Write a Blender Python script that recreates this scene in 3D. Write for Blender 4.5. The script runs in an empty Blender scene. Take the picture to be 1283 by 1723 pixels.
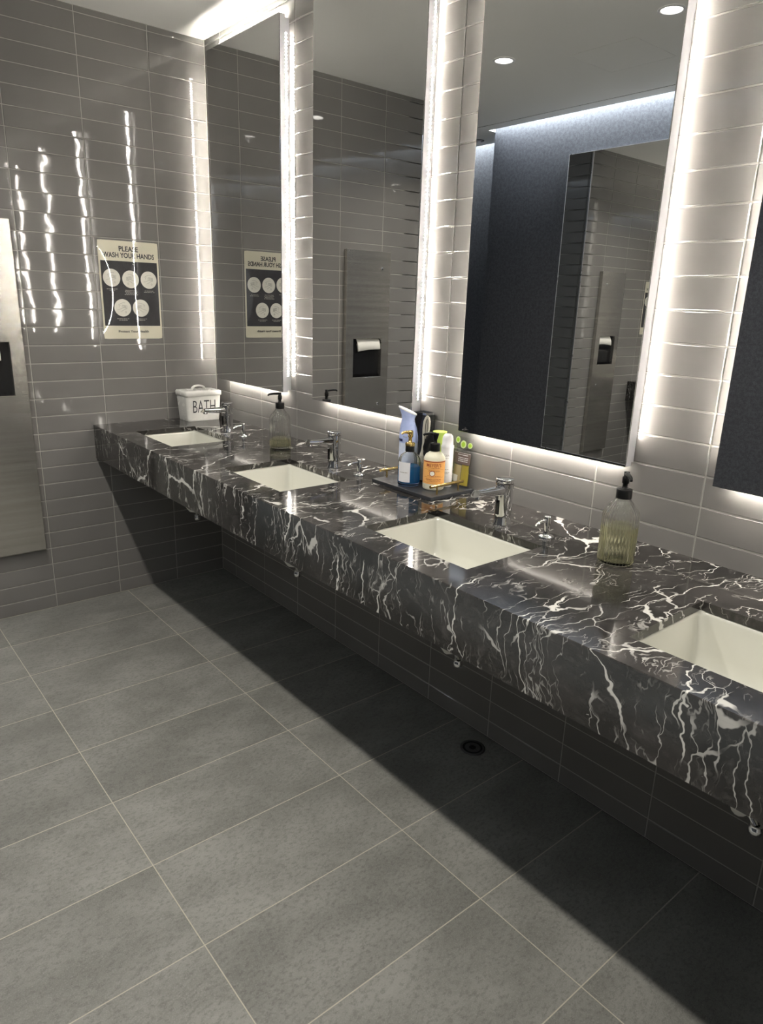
import bpy, bmesh, math, random
from mathutils import Vector, Matrix, noise as mnoise

random.seed(7)
scene = bpy.context.scene
COL = scene.collection

# ------------------------------------------------------------------ camera
cam_data = bpy.data.cameras.new('camera')
cam = bpy.data.objects.new('camera', cam_data)
COL.objects.link(cam)
cam_data.sensor_fit = 'HORIZONTAL'
cam_data.sensor_width = 36.0
cam_data.lens = 36.0 * 1178.37 / 1283.0
cam_data.clip_start = 0.02
_rx = Vector((0.63499312, 0.77189884, 0.03091791))
_ry = Vector((0.24153004, -0.16035762, -0.95705208))
_rz = Vector((-0.73378947, 0.61518909, -0.28826274))
cam.matrix_world = Matrix(((_rx.x, -_ry.x, -_rz.x, 3.35541),
                           (_rx.y, -_ry.y, -_rz.y, -1.67499),
                           (_rx.z, -_ry.z, -_rz.z, 1.45549),
                           (0, 0, 0, 1)))
scene.camera = cam

# ------------------------------------------------------------------ light levels
EXPOSURE = 0.25
LED_LO, LED_HI = 1.2, 255.0          # mirror strips: between and on the diodes
LED_TOP = 4.0                        # the top strips are brighter
LED_COLOR = (1.0, 0.94, 0.84)
DOWN_W = 9.4                        # each recessed downlight
DOWN_COLOR = (1.0, 0.95, 0.86)
COVE = 1000.0
COVE_COLOR = (0.88, 0.95, 1.0)

vs = scene.view_settings
scene.display_settings.display_device = 'sRGB'
vs.view_transform = 'Standard'
vs.look = 'None'
vs.gamma = 1.0
vs.use_curve_mapping = False
vs.exposure = EXPOSURE
try:
    scene.cycles.use_denoising = True
    scene.cycles.sample_clamp_indirect = 6.0
    scene.cycles.max_bounces = 12
    scene.cycles.glossy_bounces = 8
    scene.cycles.transmission_bounces = 12
    scene.cycles.transparent_max_bounces = 12
    scene.cycles.diffuse_bounces = 4
    scene.cycles.blur_glossy = 0.3
except Exception:
    pass
world = bpy.data.worlds.new('world')
scene.world = world
world.use_nodes = True
world.node_tree.nodes['Background'].inputs[0].default_value = (0.02, 0.02, 0.02, 1)
world.node_tree.nodes['Background'].inputs[1].default_value = 0.2

# ------------------------------------------------------------------ dimensions
ZC = 0.86            # counter top
CD = 0.635           # counter depth
AP = 0.158           # apron height
TH, TW = 0.0773, 0.3042
ROW0 = 0.0645
JX0, JY0 = 0.1484, 0.2675
CEIL = 2.5623
XR = 4.30            # right wall
LEFT_END = -1.463    # outer corner of the left wall
BACK = -2.31         # dark panel wall
BACK2 = -2.62


# ------------------------------------------------------------------ node helpers
class NT:
    def __init__(self, name):
        self.m = bpy.data.materials.new(name)
        self.m.use_nodes = True
        self.t = self.m.node_tree
        self.t.nodes.clear()
        self.out = self.t.nodes.new('ShaderNodeOutputMaterial')

    def n(self, kind, **kw):
        nd = self.t.nodes.new(kind)
        for k, v in kw.items():
            setattr(nd, k, v)
        return nd

    def put(self, sock, v):
        if isinstance(v, bpy.types.NodeSocket):
            self.t.links.new(v, sock)
        elif isinstance(v, (tuple, list)) and len(v) == 3 and sock.type == 'RGBA':
            sock.default_value = (*v, 1)
        else:
            sock.default_value = v

    def math(self, op, a, b=0.0, c=0.0, clamp=False):
        nd = self.n('ShaderNodeMath', operation=op, use_clamp=clamp)
        self.put(nd.inputs[0], a)
        self.put(nd.inputs[1], b)
        self.put(nd.inputs[2], c)
        return nd.outputs[0]

    def ramp(self, v, lo, hi, a=0.0, b=1.0, smooth=True):
        nd = self.n('ShaderNodeMapRange')
        nd.interpolation_type = 'SMOOTHSTEP' if smooth else 'LINEAR'
        self.put(nd.inputs[0], v)
        nd.inputs[1].default_value = lo
        nd.inputs[2].default_value = hi
        nd.inputs[3].default_value = a
        nd.inputs[4].default_value = b
        return nd.outputs[0]

    def mix(self, f, a, b):
        nd = self.n('ShaderNodeMix', data_type='RGBA')
        self.put(nd.inputs[0], f)
        self.put(nd.inputs[6], a)
        self.put(nd.inputs[7], b)
        return nd.outputs[2]

    def coord(self, which='Object', scale=(1, 1, 1), rot=(0, 0, 0), loc=(0, 0, 0)):
        tc = self.n('ShaderNodeTexCoord')
        mp = self.n('ShaderNodeMapping')
        mp.inputs['Scale'].default_value = scale
        mp.inputs['Rotation'].default_value = rot
        mp.inputs['Location'].default_value = loc
        self.t.links.new(tc.outputs[which], mp.inputs['Vector'])
        return mp.outputs[0]

    def noise(self, vec, scale, detail=3.0, rough=0.5, color=False, dist=0.0):
        nd = self.n('ShaderNodeTexNoise')
        self.put(nd.inputs['Vector'], vec)
        nd.inputs['Scale'].default_value = scale
        nd.inputs['Detail'].default_value = detail
        nd.inputs['Roughness'].default_value = rough
        nd.inputs['Distortion'].default_value = dist
        return nd.outputs[1 if color else 0]

    def vmath(self, op, a, b):
        nd = self.n('ShaderNodeVectorMath', operation=op)
        self.put(nd.inputs[0], a)
        self.put(nd.inputs[1], b)
        return nd.outputs[0]

    def sep(self, v):
        nd = self.n('ShaderNodeSeparateXYZ')
        self.put(nd.inputs[0], v)
        return nd.outputs

    def bump(self, h, strength=1.0, dist=0.001, normal=None):
        nd = self.n('ShaderNodeBump')
        nd.inputs['Strength'].default_value = strength
        nd.inputs['Distance'].default_value = dist
        self.put(nd.inputs['Height'], h)
        if normal is not None:
            self.put(nd.inputs['Normal'], normal)
        return nd.outputs[0]

    def bsdf(self, color, rough=0.5, metal=0.0, spec=0.5, normal=None, trans=0.0, ior=1.45, coat=0.0, coat_rough=0.03):
        b = self.n('ShaderNodeBsdfPrincipled')
        self.put(b.inputs['Base Color'], color)
        self.put(b.inputs['Roughness'], rough)
        self.put(b.inputs['Metallic'], metal)
        b.inputs['Specular IOR Level'].default_value = spec
        b.inputs['Transmission Weight'].default_value = trans
        b.inputs['IOR'].default_value = ior
        b.inputs['Coat Weight'].default_value = coat
        b.inputs['Coat Roughness'].default_value = coat_rough
        if normal is not None:
            self.put(b.inputs['Normal'], normal)
        return b.outputs[0]

    def done(self, sh):
        self.t.links.new(sh, self.out.inputs[0])
        return self.m


def plain(name, color, rough=0.5, metal=0.0, spec=0.5, **kw):
    """solid colour with a faint procedural unevenness of the gloss"""
    n = NT(name)
    v = n.noise(n.coord('Object'), 40.0, 2.0)
    r = n.ramp(v, 0.3, 0.7, max(rough * 0.85, 0.0), min(rough * 1.15, 1.0))
    return n.done(n.bsdf(color, r, metal, spec, **kw))


# ------------------------------------------------------------------ materials
def mat_glass_tile():
    n = NT('grey_glass_tile')
    co = n.coord('Object')
    v = n.noise(co, 2.3, 2.0)
    col = n.mix(n.ramp(v, 0.3, 0.7), (0.170, 0.163, 0.155), (0.192, 0.185, 0.176))
    w1 = n.noise(n.coord('Object', scale=(9, 9, 15)), 1.0, 1.0, 0.4)
    nb = n.bump(w1, 1.0, 0.0005)
    return n.done(n.bsdf(col, 0.04, 0.0, 0.62, normal=nb))


def mat_floor():
    n = NT('floor_stone_tile')
    co = n.coord('Object')
    s = n.sep(co)
    fx = n.math('FRACT', n.math('MULTIPLY', s[0], 1 / 0.3050))
    fy = n.math('FRACT', n.math('MULTIPLY', n.math('ADD', s[1], 0.5360), 1 / 0.6125))
    dx = n.math('MULTIPLY', n.math('MINIMUM', fx, n.math('SUBTRACT', 1.0, fx)), 0.3050)
    dy = n.math('MULTIPLY', n.math('MINIMUM', fy, n.math('SUBTRACT', 1.0, fy)), 0.6125)
    d = n.math('MINIMUM', dx, dy)
    tile = n.ramp(d, 0.0009, 0.0019)
    ix = n.math('FLOOR', n.math('MULTIPLY', s[0], 1 / 0.3050))
    iy = n.math('FLOOR', n.math('MULTIPLY', n.math('ADD', s[1], 0.5360), 1 / 0.6125))
    cmb = n.n('ShaderNodeCombineXYZ')
    n.put(cmb.inputs[0], ix)
    n.put(cmb.inputs[1], iy)
    wn = n.n('ShaderNodeTexWhiteNoise', noise_dimensions='3D')
    n.put(wn.inputs['Vector'], cmb.outputs[0])
    off = n.vmath('SCALE', wn.outputs[1], (0, 0, 0))
    off.node.inputs[3].default_value = 7.0
    p = n.vmath('ADD', co, off)
    mpa = n.n('ShaderNodeMapping')
    mpa.inputs['Scale'].default_value = (1.0, 0.55, 1.0)
    mpa.inputs['Rotation'].default_value = (0, 0, 0.35)
    n.put(mpa.inputs[0], p)
    big = n.noise(mpa.outputs[0], 6.0, 5.0, 0.62)
    fine = n.noise(mpa.outputs[0], 120.0, 6.0, 0.72)
    grain = n.noise(p, 320.0, 2.0, 0.6)
    c1 = n.mix(n.ramp(big, 0.30, 0.72), (0.120, 0.119, 0.108), (0.188, 0.187, 0.172))
    dark = n.ramp(fine, 0.36, 0.54)
    c2 = n.mix(n.math('MULTIPLY_ADD', dark, 0.50, 0.50), (0.072, 0.071, 0.064), c1)
    c3 = n.mix(n.math('MULTIPLY', n.ramp(grain, 0.45, 0.75), 0.32), c2, (0.25, 0.25, 0.235))
    var = n.math('MULTIPLY_ADD', wn.outputs[0], 0.18, 0.94)
    hv = n.n('ShaderNodeHueSaturation')
    n.put(hv.inputs['Value'], var)
    n.put(hv.inputs['Color'], c3)
    col = n.mix(tile, (0.34, 0.32, 0.26), hv.outputs[0])
    h = n.math('ADD', n.math('MULTIPLY', tile, 1.2), n.math('ADD', n.math('MULTIPLY', fine, 0.7), n.math('MULTIPLY', grain, 0.25)))
    nb = n.bump(h, 0.55, 0.0012)
    return n.done(n.bsdf(col, 0.58, 0.0, 0.28, normal=nb))


def mat_marble():
    n = NT('black_marble_white_veins')
    co = n.coord('Object')
    wob = n.noise(co, 2.6, 4.0, 0.55, color=True)
    wob2 = n.vmath('SUBTRACT', wob, (0.5, 0.5, 0.5))
    sc = n.vmath('SCALE', wob2, (0, 0, 0))
    sc.node.inputs[3].default_value = 0.22
    p = n.vmath('ADD', co, sc)
    wf = n.vmath('SUBTRACT', n.noise(co, 16.0, 3.0, 0.6, color=True), (0.5, 0.5, 0.5))
    sf = n.vmath('SCALE', wf, (0, 0, 0))
    sf.node.inputs[3].default_value = 0.05
    p = n.vmath('ADD', p, sf)

    def layer(scale, rot, seed, width, lo, hi, mscale):
        mp = n.n('ShaderNodeMapping')
        mp.inputs['Scale'].default_value = scale
        mp.inputs['Rotation'].default_value = rot
        mp.inputs['Location'].default_value = (seed, seed * 1.7, seed * 0.6)
        n.put(mp.inputs[0], p)
        v = n.noise(mp.outputs[0], 1.0, 2.0, 0.5)
        r = n.math('ABSOLUTE', n.math('SUBTRACT', v, 0.5))
        wv = n.noise(co, 11.0, 2.0)
        line = n.ramp(n.math('DIVIDE', r, n.math('MULTIPLY_ADD', wv, 1.5, 0.25)), width * 0.35, width, 1.0, 0.0)
        mp2 = n.vmath('ADD', co, (seed * 3, seed, seed * 2))
        mk = n.ramp(n.noise(mp2, mscale, 3.0, 0.6), lo, hi)
        return n.math('MULTIPLY', line, mk)
    def crack(scale, rot, seed, width, lo, hi, mscale):
        mp = n.n('ShaderNodeMapping')
        mp.inputs['Scale'].default_value = scale
        mp.inputs['Rotation'].default_value = rot
        mp.inputs['Location'].default_value = (seed, seed * 1.7, seed * 0.6)
        n.put(mp.inputs[0], p)
        vo = n.n('ShaderNodeTexVoronoi', feature='DISTANCE_TO_EDGE')
        vo.inputs['Scale'].default_value = 1.0
        n.put(vo.inputs['Vector'], mp.outputs[0])
        wv = n.noise(co, 14.0, 3.0, 0.6)
        wd = n.math('MULTIPLY', n.ramp(wv, 0.30, 0.72, 0.15, 1.45), width)
        line = n.math('SUBTRACT', 1.0, n.math('DIVIDE', vo.outputs['Distance'], wd), clamp=True)
        line = n.ramp(line, 0.0, 0.45)
        mk = n.ramp(n.noise(n.vmath('ADD', co, (seed * 3, seed, seed * 2)), mscale, 3.0, 0.6), lo, hi)
        return n.math('MULTIPLY', line, mk)
    big = crack((4.2, 1.5, 1.3), (0.15, -0.42, 0.30), 3.1, 0.011, 0.50, 0.57, 2.6)
    mid = crack((10.0, 3.2, 2.6), (0.1, -0.30, 0.50), 7.7, 0.017, 0.51, 0.60, 5.0)
    small = crack((21.0, 6.0, 5.0), (0.2, -0.40, 0.75), 12.3, 0.024, 0.48, 0.59, 7.0)
    hair = layer((46.0, 11.0, 9.0), (0.0, -0.4, 0.7), 21.0, 0.020, 0.48, 0.64, 10.0)
    cloud = n.noise(p, 5.0, 6.0, 0.66)
    mott = n.noise(p, 38.0, 5.0, 0.7)
    base = n.mix(n.ramp(cloud, 0.33, 0.72), (0.009, 0.0086, 0.0086), (0.040, 0.0365, 0.035))
    base = n.mix(n.math('MULTIPLY', n.ramp(mott, 0.48, 0.75), 0.38), base, (0.105, 0.098, 0.094))
    v = n.math('MAXIMUM', big, n.math('MAXIMUM', n.math('MULTIPLY', mid, 0.80), n.math('MAXIMUM', n.math('MULTIPLY', small, 0.62), n.math('MULTIPLY', hair, 0.42))))
    col = n.mix(v, base, (0.60, 0.585, 0.55))
    return n.done(n.bsdf(col, 0.08, 0.0, 0.8))


def mat_laminate():
    n = NT('dark_navy_panel')
    co = n.coord('Object')
    sp = n.noise(co, 170.0, 2.0, 0.6)
    sp2 = n.noise(co, 55.0, 3.0, 0.6)
    f = n.math('MULTIPLY_ADD', n.ramp(sp2, 0.35, 0.65), 0.5, n.math('MULTIPLY', n.ramp(sp, 0.35, 0.7), 0.5))
    col = n.mix(f, (0.030, 0.032, 0.038), (0.060, 0.063, 0.072))
    return n.done(n.bsdf(col, 0.5, 0.0, 0.35, normal=n.bump(sp, 0.4, 0.0008)))


def mat_steel():
    n = NT('brushed_stainless_steel')
    br = n.noise(n.coord('Object', scale=(60, 1.5, 420)), 1.0, 3.0, 0.6)
    bands = n.noise(n.coord('Object', scale=(1, 0.8, 34)), 1.0, 2.0, 0.5)
    col = n.mix(n.ramp(bands, 0.3, 0.7), (0.53, 0.51, 0.47), (0.63, 0.61, 0.57))
    h = n.math('MULTIPLY_ADD', bands, 2.0, br)
    nb = n.bump(h, 0.012, 0.0004)
    return n.done(n.bsdf(col, n.ramp(br, 0.3, 0.7, 0.17, 0.27), 0.88, normal=nb))


def mat_led(lo, hi, color, axis, pitch=0.012, name='led_light'):
    n = NT(name)
    s = n.sep(n.coord('Object'))
    f = n.math('FRACT', n.math('MULTIPLY', s[axis], 1.0 / pitch))
    d = n.math('ABSOLUTE', n.math('SUBTRACT', f, 0.5))
    st = n.ramp(d, 0.16, 0.26, hi, lo)
    e = n.n('ShaderNodeEmission')
    n.put(e.inputs[0], color)
    n.put(e.inputs[1], st)
    return n.done(e.outputs[0])


def mat_emit(name, color, strength):
    n = NT(name)
    e = n.n('ShaderNodeEmission')
    n.put(e.inputs[0], color)
    e.inputs[1].default_value = strength
    return n.done(e.outputs[0])


def mat_glass(name, color=(1, 1, 1), rough=0.0, ior=1.47):
    n = NT(name)
    g = n.bsdf(color, rough, 0.0, 0.5, trans=1.0, ior=ior)
    return n.done(g)


def mat_film(name, tint=(0.97, 0.97, 0.97), gloss=1.0, rough=0.02, milk=0.0, milk_color=(0.85, 0.85, 0.82)):
    """clear thin plastic film: transparent with a glossy Fresnel skin"""
    n = NT(name)
    lw = n.n('ShaderNodeLayerWeight')
    lw.inputs[0].default_value = 0.5
    fr = n.math('MULTIPLY_ADD', n.math('POWER', lw.outputs['Facing'], 4.0), 0.85, 0.045)
    tr = n.n('ShaderNodeBsdfTransparent')
    n.put(tr.inputs[0], tint)
    gl = n.n('ShaderNodeBsdfGlossy')
    gl.inputs['Roughness'].default_value = rough
    mx = n.n('ShaderNodeMixShader')
    n.put(mx.inputs[0], n.math('MULTIPLY', fr, gloss, clamp=True))
    n.t.links.new(tr.outputs[0], mx.inputs[1])
    n.t.links.new(gl.outputs[0], mx.inputs[2])
    if milk <= 0:
        return n.done(mx.outputs[0])
    df = n.n('ShaderNodeBsdfDiffuse')
    n.put(df.inputs[0], milk_color)
    tl = n.n('ShaderNodeBsdfTranslucent')
    n.put(tl.inputs[0], milk_color)
    ad = n.n('ShaderNodeMixShader')
    ad.inputs[0].default_value = 0.5
    n.t.links.new(df.outputs[0], ad.inputs[1])
    n.t.links.new(tl.outputs[0], ad.inputs[2])
    m2 = n.n('ShaderNodeMixShader')
    m2.inputs[0].default_value = milk
    n.t.links.new(mx.outputs[0], m2.inputs[1])
    n.t.links.new(ad.outputs[0], m2.inputs[2])
    return n.done(m2.outputs[0])


M = {}
M['tile'] = mat_glass_tile()
M['grout'] = plain('pale_grout', (0.34, 0.33, 0.30), 0.8)
M['floor'] = mat_floor()
M['marble'] = mat_marble()
M['laminate'] = mat_laminate()
M['steel'] = mat_steel()
M['ceiling'] = plain('ceiling_white_paint', (0.86, 0.85, 0.82), 0.8, spec=0.2)
M['paint'] = plain('grey_wall_paint', (0.38, 0.37, 0.35), 0.7)
M['black'] = plain('matte_black', (0.004, 0.004, 0.0045), 0.4, spec=0.25)
M['gap'] = plain('dark_reveal', (0.004, 0.004, 0.004), 0.9)
M['mirror'] = plain('mirror_silver', (0.93, 0.935, 0.93), 0.0, 1.0)
M['alu'] = plain('satin_aluminium', (0.66, 0.65, 0.66), 0.32, 0.85)
M['alu_white'] = plain('pale_aluminium', (0.50, 0.50, 0.52), 0.4, 0.5)
M['chrome'] = plain('polished_chrome', (0.82, 0.82, 0.83), 0.045, 1.0)
M['ceramic'] = plain('ivory_ceramic', (0.60, 0.595, 0.53), 0.12, spec=0.6)
M['enamel'] = plain('white_enamel', (0.80, 0.79, 0.75), 0.25, spec=0.55)
M['pvc'] = plain('white_plastic', (0.72, 0.71, 0.66), 0.4)
M['ink'] = plain('dark_ink', (0.03, 0.03, 0.035), 0.6)
M['gold'] = plain('brushed_gold', (0.83, 0.60, 0.24), 0.22, 1.0)
M['slate'] = plain('black_slate', (0.028, 0.030, 0.034), 0.38)
M['glass'] = mat_glass('clear_glass', (1.0, 1.0, 0.99), 0.0, 1.45)
M['soap'] = mat_film('yellow_soap', (0.985, 0.98, 0.84), 0.7, 0.01, 0.10, (0.97, 0.96, 0.62))
M['blue'] = mat_film('blue_liquid', (0.14, 0.56, 0.86), 0.7, 0.01, 0.42, (0.05, 0.46, 0.95))
M['film'] = mat_film('clear_laminate_film')
M['acrylic'] = mat_film('clear_acrylic', (0.90, 0.91, 0.90), 1.0)
M['paper'] = plain('ivory_paper', (0.74, 0.70, 0.56), 0.7)
M['sign_dark'] = plain('charcoal_print', (0.022, 0.021, 0.024), 0.6)
M['disc'] = plain('cream_print', (0.78, 0.76, 0.68), 0.7)
M['line'] = plain('grey_line_print', (0.33, 0.32, 0.28), 0.7)
M['caption'] = plain('pale_caption_print', (0.36, 0.35, 0.31), 0.7)
M['towel'] = plain('white_paper_towel', (0.82, 0.80, 0.74), 0.9)
M['cream'] = plain('cream_lotion', (0.72, 0.69, 0.55), 0.3)
M['orange'] = plain('orange_label', (0.86, 0.45, 0.14), 0.45)
M['brick'] = plain('brick_red_print', (0.34, 0.07, 0.03), 0.5)
M['white'] = plain('white_gloss_plastic', (0.82, 0.81, 0.82), 0.3)
M['label'] = plain('white_label', (0.72, 0.72, 0.74), 0.5)
M['lilac'] = plain('lavender_blue_plastic', (0.42, 0.50, 0.80), 0.3)
M['lilac2'] = plain('pale_lavender_plastic', (0.62, 0.68, 0.84), 0.3)
M['navy'] = plain('navy_print', (0.012, 0.014, 0.09), 0.4)
M['lime'] = plain('lime_green_plastic', (0.60, 0.80, 0.16), 0.4)
M['green'] = plain('green_dot_print', (0.30, 0.50, 0.03), 0.5)
M['green2'] = plain('pale_green_ring_print', (0.55, 0.66, 0.32), 0.5)
M['brown'] = plain('brown_print', (0.12, 0.085, 0.075), 0.5)
M['straw'] = plain('straw_beige_filling', (0.55, 0.44, 0.23), 0.6)
M['olive'] = plain('olive_gold_filling', (0.40, 0.32, 0.05), 0.5)
M['greyplastic'] = plain('warm_grey_plastic', (0.46, 0.44, 0.38), 0.3)
M['blackgloss'] = plain('gloss_black_plastic', (0.012, 0.012, 0.013), 0.12)
M['lens'] = mat_emit('downlight_lens_light', DOWN_COLOR, 14.0)
M['cove'] = mat_emit('cove_light', COVE_COLOR, COVE)
M['led_x'] = mat_led(LED_LO, LED_HI, LED_COLOR, 0, name='led_light_row')
M['led_top'] = mat_led(LED_LO, LED_HI * LED_TOP, LED_COLOR, 0, name='led_light_top_row')
M['led_z'] = mat_led(LED_LO, LED_HI, LED_COLOR, 2, name='led_light_column')
M['drain'] = plain('dull_drain_metal', (0.10, 0.10, 0.10), 0.5, 0.6)
M['rubber'] = plain('dark_sensor_window', (0.004, 0.004, 0.005), 0.08)


# ------------------------------------------------------------------ mesh helpers
class MB:
    def __init__(self):
        self.v, self.f, self.mi, self.sm = [], [], [], []

    def add(self, verts, faces, mi=0, smooth=False):
        o = len(self.v)
        self.v += [tuple(p) for p in verts]
        for f in faces:
            self.f.append([i + o for i in f])
            self.mi.append(mi)
            self.sm.append(smooth)

    def box(self, x0, x1, y0, y1, z0, z1, mi=0, bevel=0.0, seg=2):
        if bevel <= 0:
            self.add([(x0, y0, z0), (x1, y0, z0), (x1, y1, z0), (x0, y1, z0), (x0, y0, z1), (x1, y0, z1), (x1, y1, z1), (x0, y1, z1)],
                     [(0, 3, 2, 1), (4, 5, 6, 7), (0, 1, 5, 4), (1, 2, 6, 5), (2, 3, 7, 6), (3, 0, 4, 7)], mi)
            return
        bm = bmesh.new()
        bmesh.ops.create_cube(bm, size=1.0)
        for p in bm.verts:
            p.co = Vector(((x0 + x1) / 2 + p.co.x * (x1 - x0), (y0 + y1) / 2 + p.co.y * (y1 - y0), (z0 + z1) / 2 + p.co.z * (z1 - z0)))
        bmesh.ops.bevel(bm, geom=list(bm.edges), offset=bevel, segments=seg, profile=0.5, affect='EDGES')
        self.from_bm(bm, mi, False)

    def from_bm(self, bm, mi=0, smooth=False):
        bm.verts.index_update()
        self.add([p.co for p in bm.verts], [[q.index for q in f.verts] for f in bm.faces], mi, smooth)
        bm.free()

    def rings(self, rings, mi=0, smooth=True, cap0=True, cap1=True, closed=True):
        n = len(rings[0])
        vs_, fs = [], []
        for r in rings:
            vs_ += r
        for i in range(len(rings) - 1):
            for j in range(n if closed else n - 1):
                a, b = i * n + j, i * n + (j + 1) % n
                fs.append((a, b, b + n, a + n))
        self.add(vs_, fs, mi, smooth)
        if cap0:
            self.add(rings[0], [tuple(reversed(range(n)))], mi, False)
        if cap1:
            self.add(rings[-1], [tuple(range(n))], mi, False)

    def lathe(self, prof, c=(0, 0, 0), n=32, mi=0, smooth=True, cap0=True, cap1=True, rib=0, amp=0.0, squash=1.0, hard=True):
        rs = []
        for r, z in prof:
            ring = []
            for j in range(n):
                t = 2 * math.pi * j / n
                rr = r * (1 + amp * (math.cos(rib * t) if rib else 0))
                ring.append((c[0] + rr * math.cos(t), c[1] + rr * squash * math.sin(t), c[2] + z))
            rs.append(ring)
        self.rings(rs, mi, smooth, cap0, cap1)

    def tube(self, pts, r, n=12, mi=0, smooth=True, caps=True):
        pts = [Vector(p) for p in pts]
        rad = r if isinstance(r, (list, tuple)) else [r] * len(pts)
        rs = []
        ref = None
        for i, p in enumerate(pts):
            d = (pts[min(i + 1, len(pts) - 1)] - pts[max(i - 1, 0)]).normalized()
            if ref is None:
                ref = Vector((0, 0, 1)) if abs(d.z) < 0.9 else Vector((1, 0, 0))
            a = (ref - d * ref.dot(d)).normalized()
            ref = a
            b = d.cross(a)
            rs.append([tuple(p + (a * math.cos(2 * math.pi * k / n) + b * math.sin(2 * math.pi * k / n)) * rad[i]) for k in range(n)])
        self.rings(rs, mi, smooth, caps, caps)

    def build(self, name, mats, parent=None, loc=(0, 0, 0)):
        me = bpy.data.meshes.new(name)
        me.from_pydata(self.v, [], self.f)
        for m_ in (mats if isinstance(mats, (list, tuple)) else [mats]):
            me.materials.append(m_)
        me.polygons.foreach_set('material_index', self.mi)
        me.polygons.foreach_set('use_smooth', self.sm)
        me.update()
        o = bpy.data.objects.new(name, me)
        COL.objects.link(o)
        o.location = loc
        if parent is not None:
            o.parent = parent
        return o


def tag(o, label=None, cat=None, group=None, kind=None):
    if label:
        o['label'] = label
    if cat:
        o['category'] = cat
    if group:
        o['group'] = group
    if kind:
        o['kind'] = kind
    return o


def thing(name, label, cat, loc=(0, 0, 0), rz=0.0, group=None):
    o = bpy.data.objects.new(name, None)
    o.empty_display_size = 0.05
    COL.objects.link(o)
    o.location = loc
    o.rotation_euler = (0, 0, rz)
    return tag(o, label, cat, group)


def structure(o, label, cat):
    return tag(o, label, cat, kind='structure')


def copy_thing(o, loc, label):
    r = o.copy()
    COL.objects.link(r)
    r.location = loc
    r['label'] = label

    def rec(src, dst):
        for ch in list(src.children):
            c = ch.copy()
            COL.objects.link(c)
            c.parent = dst
            rec(ch, c)
    rec(o, r)
    return r


def rrect(cx, cy, w, d, r, z, k=5):
    pts = []
    for (sx, sy, a0) in ((1, 1, 0), (-1, 1, 90), (-1, -1, 180), (1, -1, 270)):
        for i in range(k + 1):
            a = math.radians(a0 + 90 * i / k)
            pts.append((cx + sx * (w / 2 - r) + r * math.cos(a), cy + sy * (d / 2 - r) + r * math.sin(a), z))
    return pts


def text_verts(s, size, align='CENTER', extrude=0.0002, bold=0.0):
    cu = bpy.data.curves.new('lettering_curve', 'FONT')
    cu.body = s
    cu.size = size
    cu.align_x = align
    cu.align_y = 'CENTER'
    cu.extrude = extrude
    cu.offset = bold
    cu.resolution_u = 3
    ob = bpy.data.objects.new('lettering_tmp', cu)
    COL.objects.link(ob)
    dg = bpy.context.evaluated_depsgraph_get()
    dg.update()
    me = bpy.data.meshes.new_from_object(ob.evaluated_get(dg))
    vs_ = [tuple(p.co) for p in me.vertices]
    fs = [list(p.vertices) for p in me.polygons]
    bpy.data.objects.remove(ob)
    bpy.data.curves.remove(cu)
    bpy.data.meshes.remove(me)
    return vs_, fs


# ------------------------------------------------------------------ tiled walls
def tiled(name, label, us, vs_, place, box, flat=0.0):
    """us, vs_: joint positions along the wall and up it; place(u, v, h) -> world point, h towards the room"""
    mb = MB()
    rng = random.Random(len(us) * 31 + len(vs_))
    g = 0.0011
    bev = 0.0022
    hg = -0.0022
    for i in range(len(us) - 1):
        for j in range(len(vs_) - 1):
            u0, u1 = us[i] + g, us[i + 1] - g
            v0, v1 = vs_[j] + g, vs_[j + 1] - g
            if u1 - u0 < 0.006 or v1 - v0 < 0.006:
                continue
            tu, tv = rng.gauss(0, 0.0012), rng.gauss(0, 0.0012)
            tw = rng.gauss(0, 0.0012)
            nu = max(2, int((u1 - u0) / 0.028))
            nv = 6
            uu = [u0 + bev + (u1 - u0 - 2 * bev) * k / nu for k in range(nu + 1)]
            vv = [v0 + bev + (v1 - v0 - 2 * bev) * k / nv for k in range(nv + 1)]
            um, vm = (u0 + u1) / 2, (v0 + v1) / 2
            pts, fs = [], []
            for a, u in enumerate(uu):
                for b, v in enumerate(vv):
                    eu = min(u - u0, u1 - u)
                    ev = min(v - v0, v1 - v)
                    h = tu * (u - um) + tv * (v - vm) + tw * (u - um) * (v - vm) * 18
                    h -= 0.00022 * max(0.0, 1 - ev / 0.016) ** 2 + 0.00016 * max(0.0, 1 - eu / 0.016) ** 2
                    pts.append(place(u, v, h))
            for a in range(nu):
                for b in range(nv):
                    q = a * (nv + 1) + b
                    fs.append((q, q + nv + 1, q + nv + 2, q + 1))
            mb.add(pts, fs, 0, True)
            # sloping edges
            rim, rim2 = [], []
            for (u, v) in [(x, vv[0]) for x in uu] + [(uu[-1], x) for x in vv[1:]] + [(x, vv[-1]) for x in reversed(uu[:-1])] + [(uu[0], x) for x in reversed(vv[1:-1])]:
                a, b = uu.index(u), vv.index(v)
                rim.append(pts[a * (nv + 1) + b])
                rim2.append(place(u0 if u == uu[0] else (u1 if u == uu[-1] else u), v0 if v == vv[0] else (v1 if v == vv[-1] else v), hg))
            n_ = len(rim)
            mb.add(rim + rim2, [(k, k + n_, (k + 1) % n_ + n_, (k + 1) % n_) for k in range(n_)], 0, False)
    mb.box(*box, mi=1)
    return structure(mb.build(name, [M['tile'], M['grout']]), label, 'wall')


def joints(start, step, lo, hi):
    k0 = math.floor((lo - start) / step) - 1
    r = [lo]
    for k in range(k0, k0 + 200):
        x = start + k * step
        if lo + 0.004 < x < hi - 0.004:
            r.append(x)
    r.append(hi)
    return r


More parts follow.
